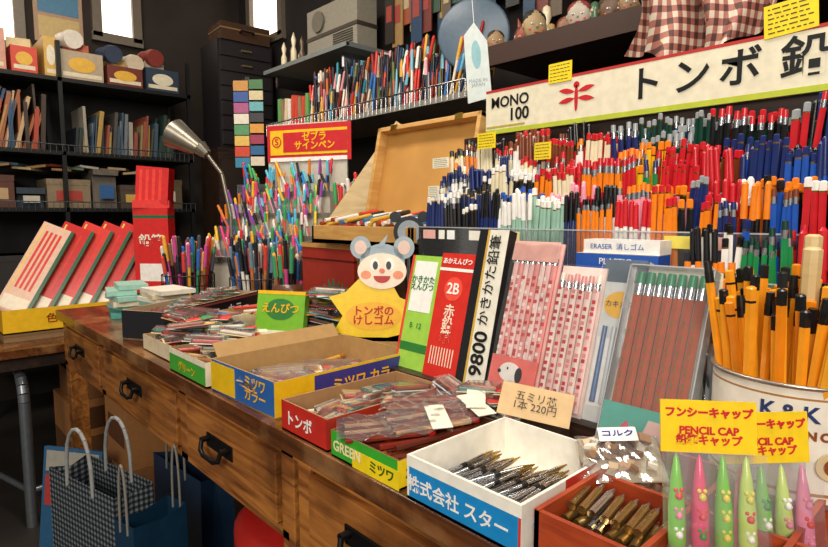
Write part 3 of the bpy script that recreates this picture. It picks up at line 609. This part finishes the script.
mb.box(-.07,.07,-.03,.03,0,.34,R_); mb.box(-.0705,.0705,-.0305,.0305,.30,.312,P('#1f6a44')); mb.box(-.05,.05,-.0306,-.03,.05,.12,WH)
mb.obox((.01,.0,.43),(.13,.05,.14),(0,rad(5),0),[P('#1f6a44'),P('#b81c1c'),P('#d83030'),R_,R_,P('#e8dcc8')])
for q in range(4): mb.obox((-.035+.026*q,-.0255,.43),(.012,.001,.12),(0,rad(5),0),P('#f0483c'))
mb.obox((.0,.0,.355),(.14,.06,.03),(0,0,rad(8)),P('#e03a34'))
o=mb.done((-2.38,.80,.71),(0,0,rad(45))); text(o,'鉛筆',.05,(0,-.032,.21),FR,P('#f0e4d0'),.001)
# ------------------------------------------------------------------ left shelving unit
def books(mb,x0,x1,y0,y1,z,hmin,hmax,cols,tmin=.008,tmax=.025,tilt=0,jit=.02):
    x=x0
    while x<x1:
        t=rng.uniform(tmin,tmax); h=rng.uniform(hmin,hmax); a=tilt+rng.gauss(0,jit)
        mb.M=Matrix.Translation((x+t/2,(y0+y1)/2,z))@Euler((0,a,0)).to_matrix().to_4x4()
        c=m(rng.choice(cols),.5); mb.box(-t/2,t/2,-(y1-y0)/2+rng.uniform(0,.02),(y1-y0)/2,0,h,[c,c,c,WH,WH,m('#e0d8c8',.7)])
        x+=t+.0015; mb.M=Matrix()
SX=-3.4
def shelf_unit():
    mb=MB('metal_shelving_unit'); K=m('#121214',.5,.3); W_=1.05
    for z in (.25,.62,1.06,1.35,1.72): mb.box(0,W_,0,.34,z-.02,z,K)
    for x in (0,.375,W_-.02): 
        for y in (0,.32): mb.box(x,x+.02,y,y+.02,0,1.90,K)
    mb.box(0,W_,.335,.34,.25,1.90,m('#1a1715',.8))
    for z in (1.06,1.35):
        mb.cyl((0,-.01,z+.03),(W_,-.01,z+.03),.003,.003,m('#5a5d60',.4,.8),6)
        for k in range(40): mb.cyl((k*W_/39,-.01,z-.015),(k*W_/39,-.01,z+.03),.0016,.0016,m('#5a5d60',.4,.8),5)
    mb.done((SX,.33,0),(0,0,rad(90)))
    mb=MB('book_row'); books(mb,.45,.96,.05,.3,0,.12,.25,['#2c4458','#3c5060','#6a7078','#8c4a38','#4a4540','#8c7854','#243a34','#9a9488','#a88844','#22262c'],.006,.022,.05,.05); mb.done((SX,.33,1.3505),(0,0,rad(90)))
    mb=MB('document_folder_row'); books(mb,.04,.30,.03,.31,0,.20,.33,['#7a4e2c','#b88c50','#d0c0a0','#3a2c24','#9a5a36','#c0a078','#a8402c','#2a4a6a'],.007,.02,.18,.10); mb.done((SX,.33,1.3505),(0,0,rad(90)))
    mb=MB('stationery_carton_row')
    for x,w,h,c,c2 in ((.04,.13,.16,'#5a3426','#b89870'),(.18,.12,.10,'#2c3844','#c0b8a8'),(.31,.2,.15,'#86745a','#a83a30'),(.53,.12,.21,'#6e655a','#2a5a90'),(.66,.13,.13,'#4a3c30','#c8a050'),(.80,.2,.17,'#54462f','#b8b0a0')):
        mb.box(x,x+w,.06+.04*(w<.13),.3,0,h,m(c,.7)); mb.box(x-.002,x+w+.002,.058,.302,h-.03,h,m(c,.6,var=.3)); mb.box(x+w*.2,x+w*.8,.056,.058,h*.25,h*.6,m(c2,.5))
    for k in range(16): mb.obox((.08+.055*k,.15,.20+.01*(k%3)),(.09,.12,.012),(0,rng.uniform(-.15,.15),rng.uniform(-.6,.6)),m(rng.choice(['#8a3a2c','#c8b080','#3a5a6a','#e0d8c8','#4a6a4a','#a87a3c']),.5))
    mb.done((SX,.33,1.0605),(0,0,rad(90)))
    mb=MB('stationery_carton_row')
    for x,w,h,c in ((.04,.3,.2,'#2a2624'),(.38,.24,.25,'#4a3a2c'),(.66,.32,.15,'#2c3038')): mb.box(x,x+w,.06,.3,0,h,m(c,.7)); mb.box(x-.002,x+w+.002,.058,.302,h-.03,h,m(c,.6,var=.3))
    mb.done((SX,.33,.6205),(0,0,rad(90)))
    mb=MB('toy_tin_row')
    for x,w,h,c in ((.03,.14,.20,'#c8907c'),(.19,.11,.13,'#c8402c'),(.33,.06,.2,'#c8a050'),(.40,.2,.15,'#a89880'),(.62,.18,.11,'#6a2a20'),(.82,.18,.13,'#283648')):
        mb.box(x,x+w,.04,.3,0,h,[m(c,.5)]*5+[WH]); mb.poly(ell(x+w/2,h*.55,w*.32,h*.25),.038,.04,m(rng.choice(['#d8d0b8','#c84a34','#3a6a98','#d8a83a']),.5)); mb.box(x+.01,x+w-.01,.039,.04,.02,.04,m('#d8ccb0',.5))
    for x,z,c in ((.10,.225,'#b8503c'),(.25,.155,'#c8b080'),(.5,.175,'#a84a34'),(.70,.135,'#b89850'),(.90,.155,'#988878')): mb.obox((x,.16,z),(.1,.14,.048),(0,0,rng.uniform(-.3,.3)),m(c,.5))
    for x,z,c in ((.66,.20,'#2c3850'),(.88,.22,'#7a2a20'),(.47,.24,'#d8d0c4'),(.77,.17,'#c8b8a0')): mb.sph((x,.16,z-.01),.055,m(c,.6),16,8,(1.2,1.2,.7)); mb.cyl((x,.10,z-.02),(x,.05,z-.03),.05,.045,m(c,.6),12)
    mb.done((SX,.33,1.7205),(0,0,rad(90)))
shelf_unit()
mb=MB('drawer_cabinet'); K=m('#1c1a1c',.4); mb.box(-.17,.17,0,.28,0,.62,K)
for k in range(7):
    mb.box(-.155,.155,-.01,0,.02+.085*k,.095+.085*k,m('#2a2628',.35)); mb.box(-.03,.03,-.022,-.01,.052+.085*k,.062+.085*k,m('#b09868',.3,.8))
mb.done((-3.25,1.66,1.42),(0,0,rad(86)))
mb=MB('cabinet_base'); mb.box(-.19,.19,-.01,.28,0,1.418,DARKW)
for k in range(3): mb.box(-.17,.17,-.02,-.01,.05+.45*k,.45+.45*k,m('#2c211a',.5)); mb.cyl((0,-.035,.25+.45*k),(0,-.02,.25+.45*k),.012,.012,GOLD)
mb.done((-3.25,1.66,0),(0,0,rad(86)))
mb=MB('leather_case'); mb.box(-.15,.15,0,.2,0,.10,P('#4a3428')); mb.box(-.153,.153,-.003,.203,.06,.068,P('#8a7048')); mb.tube([(-.04,-.005,.05),(-.035,-.03,.055),(.035,-.03,.055),(.04,-.005,.05)],.006,P('#2a1c14')); mb.done((-3.24,1.66,2.0405),(0,0,rad(86)))
mb=MB('card_rack_stand'); mb.box(-.012,.012,-.012,.012,0,1.76,DARKW); mb.box(-.06,.06,-.06,.06,0,.015,DARKW)
for k in range(8):
    mb.box(-.075,.005,-.020,-.0125,1.28+.058*k,1.333+.058*k,m(['#3a8ab0','#d84a34','#e8c060','#5a9a6a','#e8e0d0','#b05a8a','#3a5aa0','#c8904c'][k],.5)); mb.box(.01,.085,-.020,-.0125,1.29+.058*k,1.338+.058*k,m(['#e8d8c0','#2a6a9a','#a83a5a','#e0a040','#3a3a40','#6ab0b8','#d8c8a0','#4a7a4a'][k],.5))
mb.done((-2.92,1.50,0),(0,0,rad(45)))
# ------------------------------------------------------------------ back wall shelves
mb=MB('wall_shelf'); mb.box(-2.75,-1.36,1.52,1.9,1.43,1.452,m('#8f8a80',.4)); mb.cyl((-2.75,1.51,1.49),(-1.36,1.51,1.49),.004,.004,STEEL)
for k in range(50): x=-2.75+1.39*k/49; mb.cyl((x,1.51,1.43),(x,1.51,1.49),.0022,.0022,STEEL,5)
mb.done()
pc=['#3a78c0','#d8342c','#f0e0c8','#2a8a9c','#2a2426','#f8f4ea','#9a2a24','#e8b040','#1c2c4c','#7ac0d8','#c86a30','#6c7c3c','#f0a8b0','#1a1a1c','#14161c','#2a2426','#5a2a20']
mb=MB('notebook_row'); books(mb,-2.40,-1.46,1.62,1.75,0,.16,.27,pc,.005,.014,.13,.07)
for k in range(210): 
    x=rng.uniform(-2.42,-1.42); pencil(mb,(x,rng.uniform(1.545,1.60),0),(rng.uniform(-.1,.35),0,1),rng.uniform(.13,.26),.006,P(rng.choice(pc)),'cap',P(rng.choice(pc)),6)
mb.done((0,0,1.4525))
mb=MB('stationery_clutter_row')
for k in range(9):
    x=-2.72+.033*k; mb.obox((x,1.65,.09),(.028,.16,.14+rng.uniform(-.04,.03)),(0,rng.uniform(-.1,.1),0),m(rng.choice(['#3aa0b0','#e8d0b0','#d84a34','#9c8060','#f0ece4','#6aa860']),.5))
mb.done((0,0,1.4535))
mb=MB('wall_shelf'); mb.box(-2.84,-2.1,1.55,1.9,1.765,1.785,m('#6c7474',.3)); mb.cyl((-2.84,1.56,1.775),(-2.1,1.56,1.775),.008,.008,STEEL)
for x in(-2.8,-2.2): mb.box(x,x+.015,1.6,1.9,1.70,1.765,STEEL)
mb.done()
mb=MB('carry_case'); CS=m('#8e887a',.45); mb.box(-.21,.21,0,.12,0,.27,CS); mb.box(-.213,.213,-.003,.123,.12,.14,m('#4a453c',.4,.5)); mb.cyl((-.1,-.004,.2),(-.1,-.012,.2),.05,.05,m('#6a6458',.5),24)
for k in range(8): mb.box(.02,.18,-.004,0,.03+.011*k,.036+.011*k,m('#3a362e',.5))
mb.tube([(-.07,.06,.27),(-.06,.06,.31),(.06,.06,.31),(.07,.06,.27)],.008,m('#2a2018',.5)); mb.done((-2.40,1.68,1.7855),bevel=.006)
mb=MB('toy_figure_row')
for k in range(6):
    x=-2.81+.033*k; c=P(rng.choice(['#c8a070','#d84a34','#e8d8b8','#3a6aa0','#5c4a3a'])); h=rng.uniform(.10,.22); mb.lathe([(.0001,0),(.018,0),(.016,h*.5),(.008,h*.62),(.014,h*.8),(.001,h)],c,10,(x,1.66+.03*(k%3),0))
mb.done((0,0,1.7855))
mb=MB('hanging_goods_rail'); mb.cyl((-2.15,1.84,2.10),(-.1,1.84,2.10),.008,.008,STEEL)
for k in range(44):
    x=-2.1+.046*k; h=rng.uniform(.14,.34); w=rng.uniform(.04,.08); c=rng.choice(['#2a201c','#4a3a5a','#1a3a5a','#6a2a20','#98784a','#1c1c20','#5a4a38','#2a4a3a','#98482c','#14181c'])
    mb.box(x-w/2,x+w/2,1.80+.01*(k%4),1.806+.01*(k%4),2.06-h,2.06,m(c,.4)); mb.box(x-w*.3,x+w*.3,1.798+.01*(k%4),1.80+.01*(k%4),2.06-h*.6,2.06-h*.3,m(rng.choice(['#b0a080','#983a30','#6a7a88','#a88040']),.5)); mb.cyl((x,1.803+.01*(k%4),2.06),(x,1.84,2.105),.0015,.0015,STEEL,4)
mb.done()
mb=MB('round_wall_plate'); mb.lathe([(.0001,.0),(.11,.0),(.125,.006),(.128,.014),(.12,.018),(.0001,.012)],m('#56687a',.35),40)
for k in range(3): mb.lathe([(.03+.03*k,-.001),(.034+.03*k,-.001),(.034+.03*k,.001)],m('#9aa4ac',.4),32)
mb.done((-1.40,1.60,1.66),(rad(90),0,rad(35)))
mb=MB('plate_stand'); mb.box(-.02,.02,0,.12,0,.02,DARKW); mb.box(-.02,.02,0,.02,0,.09,DARKW); mb.done((-1.38,1.64,1.4525))
mb=MB('hanging_paper_slip'); mb.poly([(-.03,0),(.032,.01),(.03,.15),(.0,.20),(-.028,.17)],0,.001,m('#cfd8d6',.6)); mb.poly(ell(0,.12,.012,.035),-.0006,0,m('#8ab8c0',.6)); mb.cyl((0,0,.19),(0,0,1.2),.001,.001,WH,4)
o=mb.done((-.985,1.15,1.31),(0,rad(-5),rad(40)))
text(o,'MADE IN\nJAPAN',.012,(0,-.001,.05),FR,P('#4a6a80'))
# ------------------------------------------------------------------ right top shelf with masks
mb=MB('wall_shelf'); mb.box(-1.22,.3,1.40,1.885,1.50,1.525,DARKW); mb.box(-1.22,.3,1.38,1.40,1.47,1.528,m('#3a2218',.5)); mb.box(-1.30,.3,1.885,1.9,.9,2.7,m('#241812',.8)); mb.box(-1.0,.3,1.6,1.885,1.70,1.72,DARKW); mb.done()
def mask(loc,s,skin,hair,seed,ears=0):
    r=random.Random(seed); mb=MB('folk_mask'); S=m(skin,.5)
    mb.sph((0,0,.5*s),.5*s,S,18,12,(.78,.4,1)); mb.sph((0,.03*s,.70*s),.46*s,m(hair,.7),16,10,(.87,.42,.68))
    for q in(-1,1):
        mb.sph((q*.15*s,-.19*s,.52*s),.05*s,WH,10,6,(1.3,.5,.6)); mb.sph((q*.15*s,-.21*s,.52*s),.022*s,BLACK,8,6); mb.sph((q*.2*s,-.14*s,.36*s),.07*s,m('#c8543c',.5),8,6,(1,.4,.8)); mb.sph((q*.39*s,0,.48*s),.08*s,S,8,6,(.5,.6,1.2))
        if ears: mb.cyl((q*.2*s,0,.9*s),(q*.28*s,0,1.25*s),.1*s,.01*s,S,8)
    mb.sph((0,-.21*s,.44*s),.05*s,S,8,6,(.8,1,1.3)); mb.sph((0,-.17*s,.26*s),.07*s,m('#a82820',.5),10,6,(1.4,.4,.4)); mb.done(loc,(0,0,rad(35+r.uniform(-25,25))))
sk=['#987850','#903c24','#a08860','#88583c','#a89c8c','#5a3a20','#886848','#803a28','#1a3a5a','#4a6a34']; hr=['#2a1c14','#4a2a1c','#1a1414','#5a2a1c','#78241c','#3a2418','#2a2a3a','#2a1c14']
for k in range(13): mask((-1.17+.072*k,1.44+.05*(k%2),1.5255),.068+.012*((k*7)%3),sk[k%10],hr[k%8],k,ears=(k%4==1))
for k in range(11): mask((-.95+.08*k,1.66,1.7205),.10+.02*((k*5)%3),sk[(k*3)%10],hr[(k*5)%8],k+20,ears=(k%3==1))
mb=MB('folk_toy_row')
for k in range(30):
    x=-1.19+.036*k; h=rng.uniform(.08,.16); c=P(rng.choice(['#8a3a2c','#3a5a7a','#c8a060','#4a6a4a','#2a2a30','#a85a3c','#d8c8a8','#5a3a6a'])); mb.lathe([(.0001,0),(.018,0),(.017,h*.45),(.008,h*.6),(.016,h*.75),(.012,h*.95),(.001,h)],c,10,(x,1.58+.04*(k%3),0)); mb.sph((x,1.565+.04*(k%3),h*.78),.005,P('#e8d8b8'),6,4)
mb.done((0,0,1.5255))
mb=MB('plaid_shirt')
mb.grid(lambda u,v:(-.14+.27*u+.02*math.sin(v*4),.03*math.sin(u*16+v*3)+.015*math.sin(u*31),.02*math.sin(u*9)+.22*v-.04*math.sin(u*3.1)),40,16,PLAID)
mb.grid(lambda u,v:(-.14+.27*u,.03+.10*v+.03*math.sin(u*16+3),.02*math.sin(u*9)+.22-.04*math.sin(u*3.1)-.1*v*v),40,8,PLAID)
for x in(-.05,.08): mb.tube([(x,.02,.19),(x,.12,.22),(x,.255,.18)],.003,STEEL,6)
mb.done((-.45,1.14,1.345))
# ------------------------------------------------------------------ under desk: bags, cartons
def bag(name,loc,w,d,h,mt,rz,hm,hr_=.004):
    mb=MB(name); a,b=w/2,d/2
    vs=[(-a,-b,0),(a,-b,0),(a,b,0),(-a,b,0),(-a*1.02,-b*.9,h),(a*1.02,-b*.9,h),(a*1.02,b*.9,h),(-a*1.02,b*.9,h),(-a*.93,0,h*.98),(a*.93,0,h*.98),(-a*.96,0,h*.5),(a*.96,0,h*.5)]
    mb.add(vs,[(0,1,5,4),(2,3,7,6),(0,3,2,1),(0,4,8,10),(3,10,8,7),(0,10,3),(1,11,9,5),(2,6,9,11),(1,2,11)],mt)
    for y in(-b*.9,b*.9):
        pts=[(a*.4*math.cos(t*math.pi/10)*-1,y,h-.02+.13*math.sin(t*math.pi/10)**.7) for t in range(11)]
        mb.tube(pts,hr_,hm,8)
    mb.done(loc,(0,0,rad(rz)))
bag('gingham_shopping_bag',(-1.29,.30,0),.25,.09,.48,GING,14,m('#8a8a88',.6))
bag('paper_shopping_bag',(-1.36,.52,0),.24,.09,.42,P('#1c3048'),5,m('#78746c',.6),.003)
bag('paper_shopping_bag',(-1.10,.34,0),.06,.12,.46,P('#143248'),14,m('#78746c',.6),.0025)
mb=MB('cardboard_carton'); mb.box(-.12,.12,-.14,.14,0,.26,m('#8a5c34',.7)); mb.box(-.11,.11,-.13,.13,.26,.46,m('#9c6838',.7)); mb.box(-.02,.02,-.142,-.14,0,.26,m('#c8a878',.5)); mb.box(-.08,.08,-.1305,-.13,.32,.40,m('#5a3418',.6)); mb.done((-1.88,.62,0))
mb=MB('cardboard_carton'); mb.box(-.12,.12,-.14,.14,0,.22,m('#6a4424',.7)); mb.box(-.12,.12,-.14,.14,.222,.36,m('#a8703c',.7)); mb.box(-.10,.12,-.12,.14,.362,.46,m('#8a5a30',.7)); mb.box(.1202,.121,-.08,.08,.25,.33,m('#5a3418',.6)); mb.done((-2.38,.58,0))
mb=MB('cardboard_carton'); mb.box(-.2,.2,-.14,.14,0,.3,m('#4a3222',.7)); mb.box(-.202,.202,-.142,.142,.27,.30,m('#5a3c28',.7)); mb.done((-1.45,.85,0))
mb=MB('poster_board'); mb.box(-.10,.10,0,.01,0,.34,P('#2c587c')); mb.box(-.09,.09,-.001,0,.17,.26,P('#a83a34')); mb.box(-.09,.09,-.001,0,.27,.33,m('#989488',.5)); mb.done((-1.84,.33,0),(rad(-8),0,rad(35)))
mb=MB('round_stool'); mb.lathe([(.0001,.43),(.15,.43),(.16,.445),(.16,.475),(.14,.49),(.0001,.495)],m('#a81e18',.4),32)
for k in range(4): a=rad(45+90*k); mb.cyl((.1*math.cos(a),.1*math.sin(a),.43),(.15*math.cos(a),.15*math.sin(a),0),.011,.011,STEEL)
mb.done((-.84,.56,0))
# ------------------------------------------------------------------ lights, world, camera
def area(name,loc,target,size,power,col):
    L=bpy.data.lights.new(name,'AREA'); L.shape='RECTANGLE'; L.size=size[0]; L.size_y=size[1]; L.energy=power; L.color=col
    o=bpy.data.objects.new(name,L); COL.objects.link(o); o.location=loc; o.rotation_euler=(Vector(target)-Vector(loc)).to_track_quat('-Z','Y').to_euler()
area('shopfront_daylight',(.9,-1.6,2.1),(-.7,.8,.8),(1.3,.9),70,(1,.92,.80))
area('overhead_light',(-1.6,.4,2.65),(-1.6,.7,.7),(1.4,.3),30,(1,.90,.76))
area('overhead_light',(-2.7,.6,2.6),(-3.2,1.0,1.2),(.8,.3),9,(1,.88,.72))  # added warm fill to brighten the left shelves, no known fixture there
area('overhead_light',(-.1,.7,2.4),(-.4,.8,.7),(1.0,.3),16,(1,.94,.84))
w=bpy.data.worlds.new('world'); SC.world=w; w.use_nodes=True; w.node_tree.nodes['Background'].inputs[0].default_value=(1,.95,.88,1); w.node_tree.nodes['Background'].inputs[1].default_value=.34
cam=bpy.data.cameras.new('camera'); co=bpy.data.objects.new('camera',cam); COL.objects.link(co); SC.camera=co
cam.sensor_width=36; cam.lens=570/828*36; cam.clip_start=.02; co.location=(0,0,1.02); co.rotation_euler=(rad(90-5.8),0,rad(47))
SC.view_settings.view_transform='Standard'
